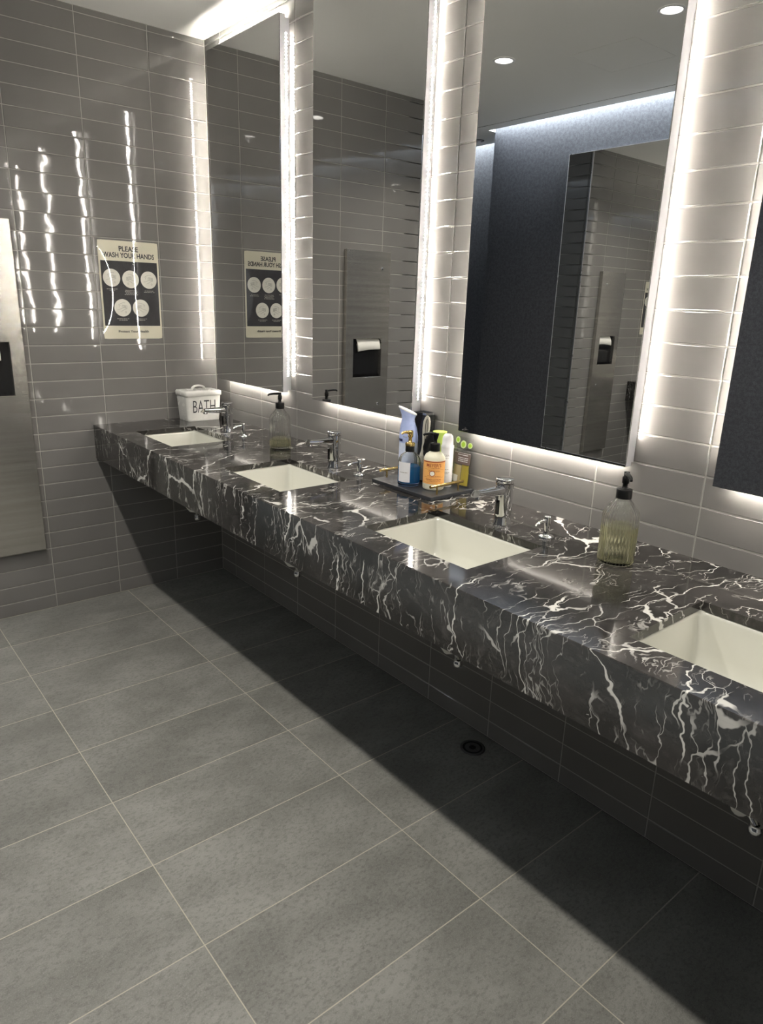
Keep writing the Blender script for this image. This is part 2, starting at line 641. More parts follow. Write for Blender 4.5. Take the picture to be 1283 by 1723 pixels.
ROWS = joints(ROW0, TH, 0.0, CEIL)
tiled('wall_back', 'grey glass tile wall behind the mirrors and counter', joints(JX0, TW, 0.0, XR), ROWS,
      lambda u, v, h: (u, -h, v), (-0.14, XR, 0.0016, 0.14, 0, CEIL))
tiled('wall_left', 'grey glass tile end wall with the poster and towel dispenser', joints(-JY0, TW, LEFT_END, 0.0), ROWS,
      lambda u, v, h: (h, u, v), (-0.14, -0.0016, LEFT_END + 0.0016, 0.0016, 0, CEIL))
tiled('wall_return', 'dark grey tile return wall round the outer corner', joints(-0.02, TW, -3.0, 0.0), ROWS,
      lambda u, v, h: (u, LEFT_END - h, v), (-3.0, -0.0016, LEFT_END + 0.0016, LEFT_END + 0.12, 0, CEIL))
mb = MB()
mb.box(-0.004, 0.004, LEFT_END - 0.004, LEFT_END + 0.004, 0.0, CEIL, bevel=0.0012)
structure(mb.build('trim_1', M['alu']), 'thin metal corner trim at the end of the tile wall', 'trim')

mb = MB()
mb.add([(-3, -2.7, 0), (XR, -2.7, 0), (XR, 0.0, 0), (-3, 0.0, 0), (-3, -2.7, -0.1), (XR, -2.7, -0.1), (XR, 0.0, -0.1), (-3, 0.0, -0.1)],
       [(0, 1, 2, 3), (7, 6, 5, 4), (0, 4, 5, 1), (1, 5, 6, 2), (2, 6, 7, 3), (3, 7, 4, 0)])
structure(mb.build('floor', M['floor']), 'grey stone-look tile floor with pale grout', 'floor')

mb = MB()
mb.box(-0.22, XR, BACK - 0.25, BACK, 0, 2.74)
structure(mb.build('wall_front', M['laminate']), 'dark navy panel wall opposite the sinks, seen in the mirror', 'wall')
mb = MB()
mb.box(-3, -0.22, BACK2 - 0.1, BACK2, 0, 2.74)
structure(mb.build('wall_corridor', M['laminate']), 'second dark panel wall further back, seen in the mirror', 'wall')
mb = MB()
mb.box(XR, XR + 0.1, -2.7, 0.1, 0, 2.74)
structure(mb.build('wall_right', M['paint']), 'plain grey wall behind the camera side', 'wall')
mb = MB()
mb.box(-3.1, -3.0, -2.7, -1.3, 0, 2.74)
structure(mb.build('wall_corridor_end', M['paint']), 'plain grey wall closing the corridor', 'wall')

# ceiling: main field, shadow reveal, soffit strip and the light slot over the panel wall
mb = MB()
mb.box(-0.02, XR, -2.135, 0.02, CEIL, CEIL + 0.1)
mb.box(-3, -0.02, -2.135, LEFT_END, CEIL, CEIL + 0.1)
mb.box(-0.22, XR, -2.245, -2.147, CEIL, CEIL + 0.075)
mb.box(-3, -0.22, -2.555, -2.147, CEIL, CEIL + 0.075)
mb.box(-3, XR, -2.75, -2.10, 2.74, 2.80)
mb.box(-3, XR, -2.147, -2.135, CEIL + 0.03, 2.74, mi=1)
structure(mb.build('ceiling', [M['ceiling'], M['gap']]), 'white plaster ceiling with a dark shadow gap', 'ceiling')

# ------------------------------------------------------------------ recessed lights
def downlight(x, y, label):
    t = thing('downlight', label, 'ceiling light', (x, y, CEIL), group='recessed downlights')
    b = MB()
    b.lathe([(0.052, -0.0005), (0.052, -0.003), (0.041, -0.004), (0.040, -0.0012)], n=32, cap0=False, cap1=False)
    b.build('trim_ring', M['white'], t)
    b = MB()
    b.lathe([(0.0405, -0.0014), (0.0, -0.0014)], n=32, cap0=False, cap1=False)
    b.build('lens', M['lens'], t)
    ld = bpy.data.lights.new('downlight_beam', 'AREA')
    ld.shape = 'DISK'
    ld.size = 0.07
    ld.energy = DOWN_W
    ld.color = DOWN_COLOR
    ld.spread = math.radians(125)
    lo = bpy.data.objects.new('downlight_beam', ld)
    COL.objects.link(lo)
    lo.parent = t
    lo.location = (0, 0, -0.006)
    return t


for x, lab in ((0.778, 'recessed round ceiling downlight seen left in the third mirror'),
               (1.623, 'recessed round ceiling downlight seen at the top right of the third mirror'),
               (2.468, 'recessed round ceiling downlight over the third sink aisle'),
               (3.313, 'recessed round ceiling downlight over the nearest sink aisle')):
    downlight(x, -1.25, lab)

for (xa, xb, y, lab) in ((-0.215, XR - 0.01, -2.272, 'hidden cove strip light washing the dark panel wall'),
                         (-2.95, -0.23, -2.582, 'hidden cove strip light washing the far corridor panel')):
    b = MB()
    b.add([(xa, y - 0.007, 2.7195), (xb, y - 0.007, 2.7195), (xb, y + 0.007, 2.7195), (xa, y + 0.007, 2.7195)], [(3, 2, 1, 0)], 0)
    b.box(xa, xb, y - 0.010, y + 0.010, 2.72, 2.7402, mi=1)
    tag(b.build('cove_light', [M['cove'], M['alu_white']]), lab, 'strip light')

b = MB()
b.box(1.03, 1.372, -1.413, -1.409, CEIL - 0.0012, CEIL + 0.001)
b.box(1.03, 1.372, -1.751, -1.747, CEIL - 0.0012, CEIL + 0.001)
b.box(1.03, 1.034, -1.747, -1.413, CEIL - 0.0012, CEIL + 0.001)
b.box(1.368, 1.372, -1.747, -1.413, CEIL - 0.0012, CEIL + 0.001)
b.box(1.0345, 1.3675, -1.7465, -1.4135, CEIL - 0.0008, CEIL + 0.001)
tag(b.build('access_panel', M['ceiling']), 'flush square access panel in the white ceiling, seen in the third mirror', 'access panel')
for (x, y, lab) in ((-0.47, -2.42, 'small dark ring fitting on the ceiling strip past the panel wall'),):
    b = MB()
    b.lathe([(0.036, -0.0004), (0.036, -0.004), (0.030, -0.005), (0.029, -0.0008)], n=24, cap0=False, cap1=False, mi=1)
    b.lathe([(0.0295, -0.001), (0.012, -0.001), (0.011, -0.009), (0.0, -0.010)], n=24, cap0=False, cap1=False)
    tag(b.build('ceiling_sprinkler', [M['white'], M['black']], loc=(x, y, CEIL)), lab, 'ceiling fitting')

# ------------------------------------------------------------------ backlit wall mirrors
MW, MZ0, MZ1 = 0.606, 1.062, 2.485
MH = MZ1 - MZ0
mir = thing('wall_mirror', 'tall backlit mirror next to the tile end wall, above the farthest sink', 'mirror', (0.418, 0, MZ0), group='backlit mirrors over the counter')
b = MB()
b.box(-MW / 2, MW / 2, -0.050, -0.0455, 0, MH, bevel=0.0008, seg=1)
b.build('mirror_glass', M['mirror'], mir)
b = MB()
f = 0.002
b.box(-MW / 2, -MW / 2 + f, -0.0455, -0.0225, 0, MH)
b.box(MW / 2 - f, MW / 2, -0.0455, -0.0225, 0, MH)
b.box(-MW / 2 + f, MW / 2 - f, -0.0455, -0.0225, 0, f)
b.box(-MW / 2 + f, MW / 2 - f, -0.0455, -0.0225, MH - f, MH)
b.build('side_frame', M['alu_white'], mir)
b = MB()
b.box(-MW / 2 + 0.007, MW / 2 - 0.007, -0.044, -0.0002, 0.007, MH - 0.007)
b.build('backing_box', M['alu_white'], mir)
for sx in (-1, 1):
    b = MB()
    x = sx * (MW / 2 - 0.0064)
    q = [(x, -0.0205, 0.068), (x, -0.0115, 0.068), (x, -0.0115, MH - 0.055), (x, -0.0205, MH - 0.055)]
    b.add(q if sx > 0 else q[::-1], [(0, 1, 2, 3)])
    b.build('led_strip', M['led_z'], mir)
for zt, up in ((0.0064, -1), (MH - 0.0064, 1)):
    b = MB()
    q = [(-MW / 2 + 0.025, -0.0205, zt), (MW / 2 - 0.025, -0.0205, zt), (MW / 2 - 0.025, -0.0115, zt), (-MW / 2 + 0.025, -0.0115, zt)]
    b.add(q if up > 0 else q[::-1], [(0, 1, 2, 3)])
    b.build('led_strip', M['led_top'] if up > 0 else M['led_x'], mir)
for k, lab in enumerate(('tall backlit mirror second from the tile end wall, reflecting the steel towel dispenser',
                         'tall backlit mirror reflecting two downlights and the dark panel wall',
                         'tall backlit mirror at the right edge of the photo, all dark',
                         'tall backlit mirror past the right edge, fifth from the tile end wall')):
    copy_thing(mir, (0.418 + 0.8365 * (k + 1), 0, MZ0), lab)

big = thing('dressing_mirror', 'large frameless mirror on the dark panel wall, seen inside the third mirror', 'mirror', (0.935, BACK, 0.535))
b = MB()
b.box(-0.515, 0.515, 0.002, 0.016, 0, 1.81, bevel=0.001, seg=1)
b.build('mirror_glass', M['mirror'], big)
b = MB()
b.box(-0.518, -0.515, 0.0, 0.017, -0.003, 1.813)
b.box(0.515, 0.518, 0.0, 0.017, -0.003, 1.813)
b.box(-0.515, 0.515, 0.0, 0.017, -0.003, 0.0)
b.box(-0.515, 0.515, 0.0, 0.017, 1.81, 1.813)
b.build('edge_trim', M['alu'], big)

# ------------------------------------------------------------------ counter
SINKS = [0.4525, 1.2885, 2.1145, 2.9310]
SW, SY0, SY1 = 0.392, -0.533, -0.250
cnt = thing('countertop', 'long wall-hung black marble counter with white veins and a deep apron', 'counter', (2.1, -CD / 2, ZC - AP))
b = MB()
zt, zb = AP, AP - 0.02
yf, yb = -CD / 2, CD / 2 - 0.0005
oy = CD / 2
xs = [0.0012]
for s in SINKS:
    xs += [s - SW / 2, s + SW / 2]
xs.append(XR - 0.001)
def cx_(x):
    return x - 2.1
h0, h1 = SY0 + oy, SY1 + oy
bevz = 0.0015
for z, flip in ((zt, False), (zb, True)):
    q = []
    ys = [yf + (0.0015 if not flip else 0), h0, h1, yb]
    for i in range(len(xs) - 1):
        hole = i % 2 == 1
        for j in range(3):
            if hole and j == 1:
                continue
            p = [(cx_(xs[i]), ys[j], z), (cx_(xs[i + 1]), ys[j], z), (cx_(xs[i + 1]), ys[j + 1], z), (cx_(xs[i]), ys[j + 1], z)]
            b.add(p if not flip else p[::-1], [(0, 1, 2, 3)])
x0_, x1_ = cx_(xs[0]), cx_(xs[-1])
b.add([(x0_, yf, zb), (x1_, yf, zb), (x1_, yf, zt - bevz), (x0_, yf, zt - bevz)], [(0, 1, 2, 3)])
b.add([(x0_, yf, zt - bevz), (x1_, yf, zt - bevz), (x1_, yf + bevz, zt), (x0_, yf + bevz, zt)], [(0, 1, 2, 3)])
b.add([(x0_, yb, zb), (x0_, yb, zt), (x1_, yb, zt), (x1_, yb, zb)], [(0, 1, 2, 3)])
b.add([(x0_, yf, zb), (x0_, yf, zt - bevz), (x0_, yf + bevz, zt), (x0_, yb, zt), (x0_, yb, zb)], [(0, 1, 2, 3, 4)])
b.add([(x1_, yf, zb), (x1_, yb, zb), (x1_, yb, zt), (x1_, yf + bevz, zt), (x1_, yf, zt - bevz)], [(0, 1, 2, 3, 4)])
for s in SINKS:
    a, c = cx_(s - SW / 2), cx_(s + SW / 2)
    b.add([(a, h0, zb), (a, h0, zt), (a, h1, zt), (a, h1, zb), (c, h0, zb), (c, h0, zt), (c, h1, zt), (c, h1, zb)],
          [(0, 1, 2, 3), (7, 6, 5, 4), (4, 5, 1, 0), (3, 2, 6, 7)])
b.build('slab', M['marble'], cnt)
b = MB()
b.box(x0_, x1_, yf, yf + 0.02, 0, zb - 0.0002)
b.build('apron', M['marble'], cnt)

# ------------------------------------------------------------------ sinks
def make_sink(label, loc):
    t = thing('undermount_sink', label, 'sink', loc, group='white undermount sinks')   # loc = centre of the opening, underside of the slab
    w, d = SW + 0.004, (SY1 - SY0) + 0.004
    b = MB()
    K = 5
    # flange, inner bowl
    prof = [(w + 0.05, d + 0.05, 0.02, -0.0005), (w, d, 0.016, -0.0005), (w - 0.006, d - 0.006, 0.020, -0.010), (w - 0.022, d - 0.022, 0.028, -0.085),
            (w - 0.036, d - 0.036, 0.034, -0.112), (w - 0.064, d - 0.064, 0.034, -0.128), (w - 0.110, d - 0.100, 0.03, -0.134), (0.05, 0.05, 0.0249, -0.1405)]
    b.rings([rrect(0, 0, pw, pd, pr, z, K)[::-1] for pw, pd, pr, z in prof], 0, True, False, False)
    # outer shell
    prof = [(w + 0.05, d + 0.05, 0.02, -0.0006), (w + 0.05, d + 0.05, 0.02, -0.012), (w + 0.008, d + 0.008, 0.02, -0.016), (w, d, 0.03, -0.10),
            (w - 0.05, d - 0.05, 0.04, -0.142), (0.06, 0.06, 0.0299, -0.152)]
    b.rings([rrect(0, 0, pw, pd, pr, z, K) for pw, pd, pr, z in prof[::-1]], 0, True, True, False)
    b.build('basin', M['ceramic'], t)
    b = MB()
    b.lathe([(0.0, -0.1385), (0.008, -0.1385), (0.010, -0.1375), (0.027, -0.1370), (0.0285, -0.1395)][::-1], n=28, cap0=False, cap1=False)
    b.build('drain_flange', M['chrome'], t)
    b = MB()
    b.tube([(0, 0, -0.152), (0, 0, -0.26), (0.0, 0.004, -0.296), (0.0, 0.02, -0.318), (0.0, 0.045, -0.326), (0.0, 0.07, -0.318),
            (0.0, 0.086, -0.296), (0.0, 0.10, -0.275), (0.0, 0.13, -0.268), (0.0, -SY0 - d / 2 - 0.006, -0.266)], 0.0185, 14)
    b.build('drain_trap', M['pvc'], t)
    b = MB()
    b.lathe([(0.026, -0.262), (0.026, -0.240), (0.019, -0.236)], n=20, cap0=True, cap1=False)
    b.build('slip_nut', M['pvc'], t)
    b = MB()
    b.lathe([(0.004, -0.366), (0.013, -0.364), (0.0145, -0.352), (0.012, -0.348), (0.012, -0.344)], c=(0.032, 0.03, 0), n=18)
    b.tube([(0.0, 0.045, -0.332), (0.02, 0.036, -0.336), (0.032, 0.03, -0.347)], 0.008, 10)
    b.build('cleanout_plug', M['chrome'], t)
    return t


SYC = (SY0 + SY1) / 2
sk = make_sink('white sink farthest along the counter, beside the lettered canister', (SINKS[0], SYC, ZC - 0.02))
for x, lab in zip(SINKS[1:], ('white sink second from the tile end wall, right of the nearly empty soap bottle',
                              'white sink in front of the gold-handled tray, third from the tile end wall',
                              'white sink nearest the camera, cut by the right edge')):
    copy_thing(sk, (x, SYC, ZC - 0.02), lab)


# ------------------------------------------------------------------ faucets and built-in dispensers
def make_faucet(label, loc):
    t = thing('faucet', label, 'faucet', loc, group='chrome sensor faucets')
    b = MB()
    b.lathe([(0.0275, 0.0), (0.0275, 0.004), (0.0245, 0.009), (0.0238, 0.03), (0.0245, 0.085), (0.0255, 0.117), (0.0255, 0.1185)], n=36, cap1=False)
    b.build('body', M['chrome'], t)
    b = MB()
    b.lathe([(0.0246, 0.1185), (0.0246, 0.1195), (0.0262, 0.1197), (0.0262, 0.131), (0.0252, 0.1325), (0.0, 0.1328)], n=36, cap0=False, cap1=False)
    b.build('cap', M['chrome'], t)
    b = MB()
    rs = []
    for (y, zc, w, h) in ((-0.016, 0.100, 0.036, 0.028), (-0.05, 0.101, 0.033, 0.024), (-0.09, 0.1025, 0.030, 0.020), (-0.118, 0.104, 0.028, 0.016)):
        ring = []
        for i in range(20):
            a = 2 * math.pi * i / 20
            ca, sa = math.cos(a), math.sin(a)
            ring.append((w / 2 * math.copysign(abs(ca) ** 0.6, ca), y + (0.010 * sa if y < -0.11 else 0), zc + h / 2 * math.copysign(abs(sa) ** 0.6, sa)))
        rs.append(ring)
    b.rings(rs, 0, True)
    sp = b.build('spout', M['chrome'], t)
    b = MB()
    b.lathe([(0.0095, 0.0), (0.0095, 0.007), (0.007, 0.0085)], c=(0, -0.108, 0.0885), n=18)
    b.build('aerator', M['chrome'], sp)
    b = MB()
    b.box(-0.0055, 0.0055, -0.0262, -0.0225, 0.030, 0.072, bevel=0.0015, seg=2)
    b.build('sensor_window', M['rubber'], t)
    return t


fc = make_faucet('chrome sensor faucet at the farthest sink, in front of the lettered canister', (SINKS[0], -0.178, ZC))
for x, lab in zip(SINKS[1:3], ('chrome sensor faucet at the second sink from the tile end wall',
                               'chrome sensor faucet beside the gold-handled tray')):
    copy_thing(fc, (x, -0.180 if x < 2 else -0.186, ZC), lab)


def make_pump(label, loc):
    t = thing('soap_dispenser', label, 'soap dispenser', loc, group='chrome built-in soap dispensers')
    b = MB()
    b.lathe([(0.021, 0.0), (0.021, 0.003), (0.018, 0.005), (0.0095, 0.006), (0.0095, 0.012)], n=28)
    b.build('base_ring', M['chrome'], t)
    b = MB()
    b.lathe([(0.0088, 0.010), (0.0088, 0.055), (0.0078, 0.058), (0.0, 0.0585)], n=24, cap1=False)
    b.build('post', M['chrome'], t)
    b = MB()
    b.tube([(0, -0.006, 0.0475), (0, -0.030, 0.0465), (0, -0.046, 0.042), (0, -0.0485, 0.0385)], [0.0042, 0.004, 0.0036, 0.0034], 12)
    b.build('nozzle', M['chrome'], t)
    return t


pm = make_pump('small chrome built-in soap pump beside the farthest faucet', (0.595, -0.175, ZC))
for x, lab in ((1.440, 'small chrome built-in soap pump between the second faucet and the tray'),
               (2.265, 'small chrome built-in soap pump right of the faucet beside the tray')):
    copy_thing(pm, (x, -0.179, ZC), lab)


# ------------------------------------------------------------------ ribbed glass soap bottles
def bottle(label, loc, rz, fill):
    t = thing('soap_bottle', label, 'soap bottle', loc, rz, group='ribbed glass soap bottles')
    b = MB()
    R_, N = 0.0425, 200
    outer = [(0.036, 0.0), (0.0405, 0.002), (R_, 0.006), (R_, 0.118), (0.0415, 0.126), (0.037, 0.136), (0.028, 0.148), (0.0205, 0.157), (0.0170, 0.162), (0.0165, 0.168)]
    inner = [(0.0135, 0.168), (0.0138, 0.161), (0.0175, 0.154), (0.0250, 0.145), (0.0335, 0.134), (0.0380, 0.125), (0.0390, 0.117), (0.0390, 0.012), (0.0370, 0.009), (0.0, 0.008)]

    def ring(r, z, amp):
        return [(r * (1 + amp * math.cos(32 * 2 * math.pi * j / N)) * math.cos(2 * math.pi * j / N),
                 r * (1 + amp * math.cos(32 * 2 * math.pi * j / N)) * math.sin(2 * math.pi * j / N), z) for j in range(N)]
    rs = [ring(r, z, 0.026 if 0.005 < z < 0.15 else 0.0) for r, z in outer] + [ring(max(r, 0.0003), z, 0.0) for r, z in inner]
    b.rings(rs, 0, True, True, True)
    b.build('glass_body', M['glass'], t)
    b = MB()
    b.lathe([(0.0388, 0.0084), (0.0392, 0.012), (0.0392, fill), (0.0, fill)], n=48, cap1=False)
    b.build('liquid_soap', M['soap'], t)
    b = MB()
    b.lathe([(0.0185, 0.163), (0.0185, 0.184), (0.0175, 0.1855), (0.0065, 0.186), (0.0062, 0.198), (0.0085, 0.200), (0.0085, 0.214), (0.0060, 0.216), (0.0065, 0.227), (0.0, 0.2275)], n=32, cap1=False)
    ph = b.build('pump_head', M['black'], t)
    b = MB()
    b.tube([(0, -0.002, 0.2225), (0, -0.03, 0.224), (0, -0.050, 0.2225), (0, -0.056, 0.218)], [0.0052, 0.0045, 0.0038, 0.0032], 12)
    b.build('nozzle', M['black'], ph)
    b = MB()
    b.tube([(0, 0, 0.163), (0.003, 0, 0.08), (0.006, 0.002, 0.013)], 0.0028, 10)
    b.build('dip_tube', M['acrylic'], t)
    return t


bottle('ribbed clear glass bottle, black pump, a little yellow soap, beyond the second sink', (0.888, -0.166, ZC), 0.0, 0.040)
bottle('ribbed clear glass bottle two thirds full of yellow soap, black pump, nearest the camera', (2.485, -0.192, ZC), 0.75, 0.095)

# ------------------------------------------------------------------ lettered canister
can = thing('canister', 'white enamel lidded canister lettered BATH in the counter corner', 'canister', (0.078, -0.139, ZC))
b = MB()
b.rings([rrect(0, 0, 0.108, 0.166, 0.012, 0.0), rrect(0, 0, 0.112, 0.170, 0.014, 0.004), rrect(0, 0, 0.122, 0.186, 0.014, 0.128)], 0, True)
b.build('body', M['enamel'], can)
b = MB()
b.rings([rrect(0, 0, 0.126, 0.190, 0.015, 0.122), rrect(0, 0, 0.131, 0.195, 0.016, 0.124), rrect(0, 0, 0.131, 0.195, 0.016, 0.140), rrect(0, 0, 0.125, 0.189, 0.015, 0.1455), rrect(0, 0, 0.09, 0.15, 0.01, 0.148)], 0, True)
lid = b.build('lid', M['enamel'], can)
b = MB()
arc = [(0, -0.034 * math.cos(math.pi * k / 12), 0.146 + 0.021 * math.sin(math.pi * k / 12) ** 0.8) for k in range(13)]
for dx in (-0.006, 0.0, 0.006):
    b.tube([(x + dx, y, z) for x, y, z in arc], 0.0042, 8)
b.build('handle', M['enamel'], lid)
b = MB()
tv, tf = text_verts('BATH', 0.088, extrude=0.0003, bold=-0.0007)
wid = max(p[0] for p in tv) - min(p[0] for p in tv)
xm = (max(p[0] for p in tv) + min(p[0] for p in tv)) / 2
sx = 0.118 / wid
b.add([(0.0562 + 0.0404 * (0.064 + p[1]) + 0.0004 + p[2], (p[0] - xm) * sx, 0.068 + p[1]) for p in tv], tf)
b.build('lettering', M['ink'], can)

# ------------------------------------------------------------------ poster on the left wall
PY0, PY1, PZ0, PZ1 = -0.555, -0.273, 1.247, 1.682
pw, phh = PY1 - PY0, PZ1 - PZ0
poster = thing('poster', 'laminated please wash your hands poster on the grey tile wall', 'poster', (0.001, (PY0 + PY1) / 2, PZ0))


def warp(y, z):
    u = y / (pw / 2)
    v = (z - phh / 2) / (phh / 2)
    return 0.0006 + 0.0042 * max(0.0, 1 - u * u) * max(0.0, 1 - v * v)


def sheet(y0, y1, z0, z1, off, ny=16, nz=24, rad=0.0):
    b = MB()
    pts, fs = [], []
    for j in range(nz + 1):
        for i in range(ny + 1):
            y = y0 + (y1 - y0) * i / ny
            z = z0 + (z1 - z0) * j / nz
            if rad > 0:
                cyy = min(max(y, y0 + rad), y1 - rad)
                czz = min(max(z, z0 + rad), z1 - rad)
                d = math.hypot(y - cyy, z - czz)
                if d > rad:
                    y, z = cyy + (y - cyy) / d * rad, czz + (z - czz) / d * rad
            pts.append((warp(y, z) + off, y, z))
    for j in range(nz):
        for i in range(ny):
            q = j * (ny + 1) + i
            fs.append((q, q + 1, q + ny + 2, q + ny + 1))
    b.add(pts, fs, 0, True)
    return b


def put_text(s, size, zc, mat, name, width=None, bold=0.0, yc=0.0, parent=None, off=0.0012):
    tv, tf = text_verts(s, size, extrude=0.00008, bold=bold)
    w_ = max(p[0] for p in tv) - min(p[0] for p in tv)
    xm_ = (max(p[0] for p in tv) + min(p[0] for p in tv)) / 2
    s_ = (width / w_) if width else 1.0
    b = MB()
    b.add([(warp(yc + (p[0] - xm_) * s_, zc + p[1]) + off + p[2], yc + (p[0] - xm_) * s_, zc + p[1]) for p in tv], tf)
    return b.build(name, mat, parent)


sheet(-pw / 2 + 0.003, pw / 2 - 0.003, 0.003, phh - 0.003, 0.0, rad=0.006).build('paper_sheet', M['paper'], poster)
pan = sheet(-pw / 2 + 0.011, pw / 2 - 0.011, 0.062, phh - 0.090, 0.0006).build('dark_panel', M['sign_dark'], poster)
put_text('PLEASE', 0.030, phh - 0.038, M['ink'], 'lettering', 0.088, 0.0007, parent=poster)
put_text('WASH YOUR HANDS', 0.030, phh - 0.066, M['ink'], 'lettering', 0.236, 0.0007, parent=poster)
put_text('Protect Your Health', 0.0155, 0.036, M['ink'], 'lettering', 0.142, 0.0003, parent=poster)
R5 = 0.0385
for (cy, cz, rows) in ((-0.0855, 0.272, (0.050, 0.026)), (0.0, 0.268, (0.056, 0.060, 0.052, 0.064)), (0.0855, 0.268, (0.044, 0.052)),
                       (-0.045, 0.142, (0.058, 0.040)), (0.040, 0.142, (0.056, 0.036))):
    b = MB()
    pts = [(warp(cy, cz) + 0.0010, cy, cz)]
    fs = []
    N = 36
    for q, rr in enumerate((R5 * 0.5, R5)):
        for k in range(N):
            a = 2 * math.pi * k / N
            y, z = cy + rr * math.cos(a), cz + rr * math.sin(a)
            pts.append((warp(y, z) + 0.0010, y, z))
    for k in range(N):
        k2 = (k + 1) % N
        fs.append((0, 1 + k, 1 + k2))
        fs.append((1 + k, 1 + N + k, 1 + N + k2, 1 + k2))
    b.add(pts, fs, 0, True)
    disc = b.build('picture_disc', M['disc'], pan)
    # simple line drawing of washing hands in each disc
    b = MB()
    rg = random.Random(int((cy + 1) * 1000 + cz * 100))

    def stroke(path, r=0.0006):
        b.tube([(warp(cy + y, cz + z) + 0.0012, cy + y, cz + z) for y, z in path], r, 5)
    flip = rg.choice((-1, 1))
    stroke([(flip * -0.026, -0.010), (flip * -0.012, -0.006), (flip * 0.004, 0.001), (flip * 0.018, 0.002), (flip * 0.020, -0.003), (flip * 0.006, -0.008), (flip * -0.010, -0.018)])
    for q in range(4):
        stroke([(flip * (-0.004 + q * 0.005), 0.002 - 0.002 * q), (flip * (-0.002 + q * 0.006), 0.013 - 0.001 * q), (flip * (0.002 + q * 0.006), 0.013 - 0.001 * q), (flip * (0.002 + q * 0.005), 0.001 - 0.002 * q)])
    stroke([(flip * -0.020, 0.012), (flip * -0.010, 0.018), (0.0, 0.022), (flip * 0.012, 0.022)])
    stroke([(flip * 0.010, -0.020), (flip * 0.012, -0.014), (flip * 0.016, -0.018), (flip * 0.014, -0.024), (flip * 0.010, -0.020)])
    stroke([(flip * -0.014, 0.002), (flip * -0.016, 0.010), (flip * -0.010, 0.012)])
    b.build('line_drawing', M['line'], disc)
    b = MB()
    for q, wq in enumerate(rows):
        z = cz - R5 - 0.010 - q * 0.0062
        n_ = max(3, int(wq / 0.0085))
        for s in range(n_):
            ya = cy - wq / 2 + wq * s / n_
            yb_ = ya + wq / n_ * (0.62 + 0.25 * rg.random())
            b.box(warp(ya, z) + 0.0010, warp(ya, z) + 0.0013, ya, yb_, z - 0.0014, z + 0.0014)
    b.build('caption', M['caption'], pan)
sheet(-pw / 2, pw / 2, 0, phh, 0.0022, rad=0.009).build('laminate_film', M['film'], poster)

# ------------------------------------------------------------------ paper towel dispenser
DY0, DY1, DZ0, DZ1 = -1.222, -0.9035, 0.308, 1.728
dsp = thing('paper_towel_dispenser', 'tall brushed steel paper towel dispenser on the left tile wall', 'towel dispenser', (0.0015, (DY0 + DY1) / 2, DZ0))
hw, hh = (DY1 - DY0) / 2, DZ1 - DZ0
oy0, oy1, oz0, oz1 = -0.105, 0.106, 0.710, 0.934
D = 0.030
b = MB()
b.box(0, D, -hw, hw, oz1, hh, bevel=0.0012, seg=1)
b.build('upper_door', M['steel'], dsp)
b = MB()
b.box(0, D, -hw, hw, 0, oz0, bevel=0.0012, seg=1)
b.build('lower_door', M['steel'], dsp)
for ya, yb_ in ((-hw, oy0), (oy1, hw)):
    b = MB()
    b.box(0.0, D, ya, yb_, oz0, oz1)
    b.build('side_panel', M['steel'], dsp)
b = MB()
b.box(0.0, 0.004, oy0, oy1, oz0, oz1)
for k in range(9):
    y = oy0 + 0.012 + k * 0.0234
    b.box(0.004, 0.0215, y - 0.0012, y + 0.0012, oz0, oz0 + 0.016)
b.build('recess', M['blackgloss'], dsp)
b = MB()
pts, fs = [], []
for i in range(13):
    y = oy0 + 0.006 + (oy1 - oy0 - 0.045) * i / 12
    s = i / 12
    sag = 0.018 * math.sin(math.pi * min(1, s * 0.9))
    for (x, z) in ((0.006, oz1 - 0.004), (0.016, oz1 - 0.012 - 0.01 * s), (0.026, oz1 - 0.040 + sag * 0.4), (0.029, oz1 - 0.062 + sag * 0.3 - 0.012 * s), (0.024, oz1 - 0.066 + sag * 0.3 - 0.012 * s), (0.012, oz1 - 0.030)):
        pts.append((x, y, z))
for i in range(12):
    for k in range(5):
        q = i * 6 + k
        fs.append((q, q + 6, q + 7, q + 1))
b.add(pts, fs, 0, True)
b.build('paper_towel', M['towel'], dsp)
for (y, z) in ((-1.156, 1.633), (-1.150, 0.854)):
    b = MB()
    for k, (r0, x0) in enumerate(((0.010, D - 0.001),)):
        rs = []
        for (r, x) in ((0.010, D - 0.001), (0.010, D + 0.003), (0.008, D + 0.0045), (0.004, D + 0.0048)):
            rs.append([(x, y - (DY0 + DY1) / 2 + r * math.cos(2 * math.pi * q / 20), z - DZ0 + r * math.sin(2 * math.pi * q / 20)) for q in range(20)])
        b.rings(rs, 0, True)
    b.build('lock', M['chrome'], dsp)

# ------------------------------------------------------------------ floor drain
b = MB()
b.lathe([(0.043, 0.0003), (0.043, 0.0022), (0.034, 0.0026)], n=32, cap0=False, cap1=False, mi=0)
b.lathe([(0.034, 0.0026), (0.027, 0.0024)], n=32, cap0=False, cap1=False, mi=1)
b.lathe([(0.027, 0.0024), (0.012, 0.0026)], n=32, cap0=False, cap1=False, mi=0)
b.lathe([(0.012, 0.0026), (0.0, 0.0022)], n=32, cap0=False, cap1=False, mi=1)
tag(b.build('floor_drain', [M['drain'], M['black']], loc=(1.988, -0.088, 0)), 'small round floor drain in the dark under the counter', 'drain')

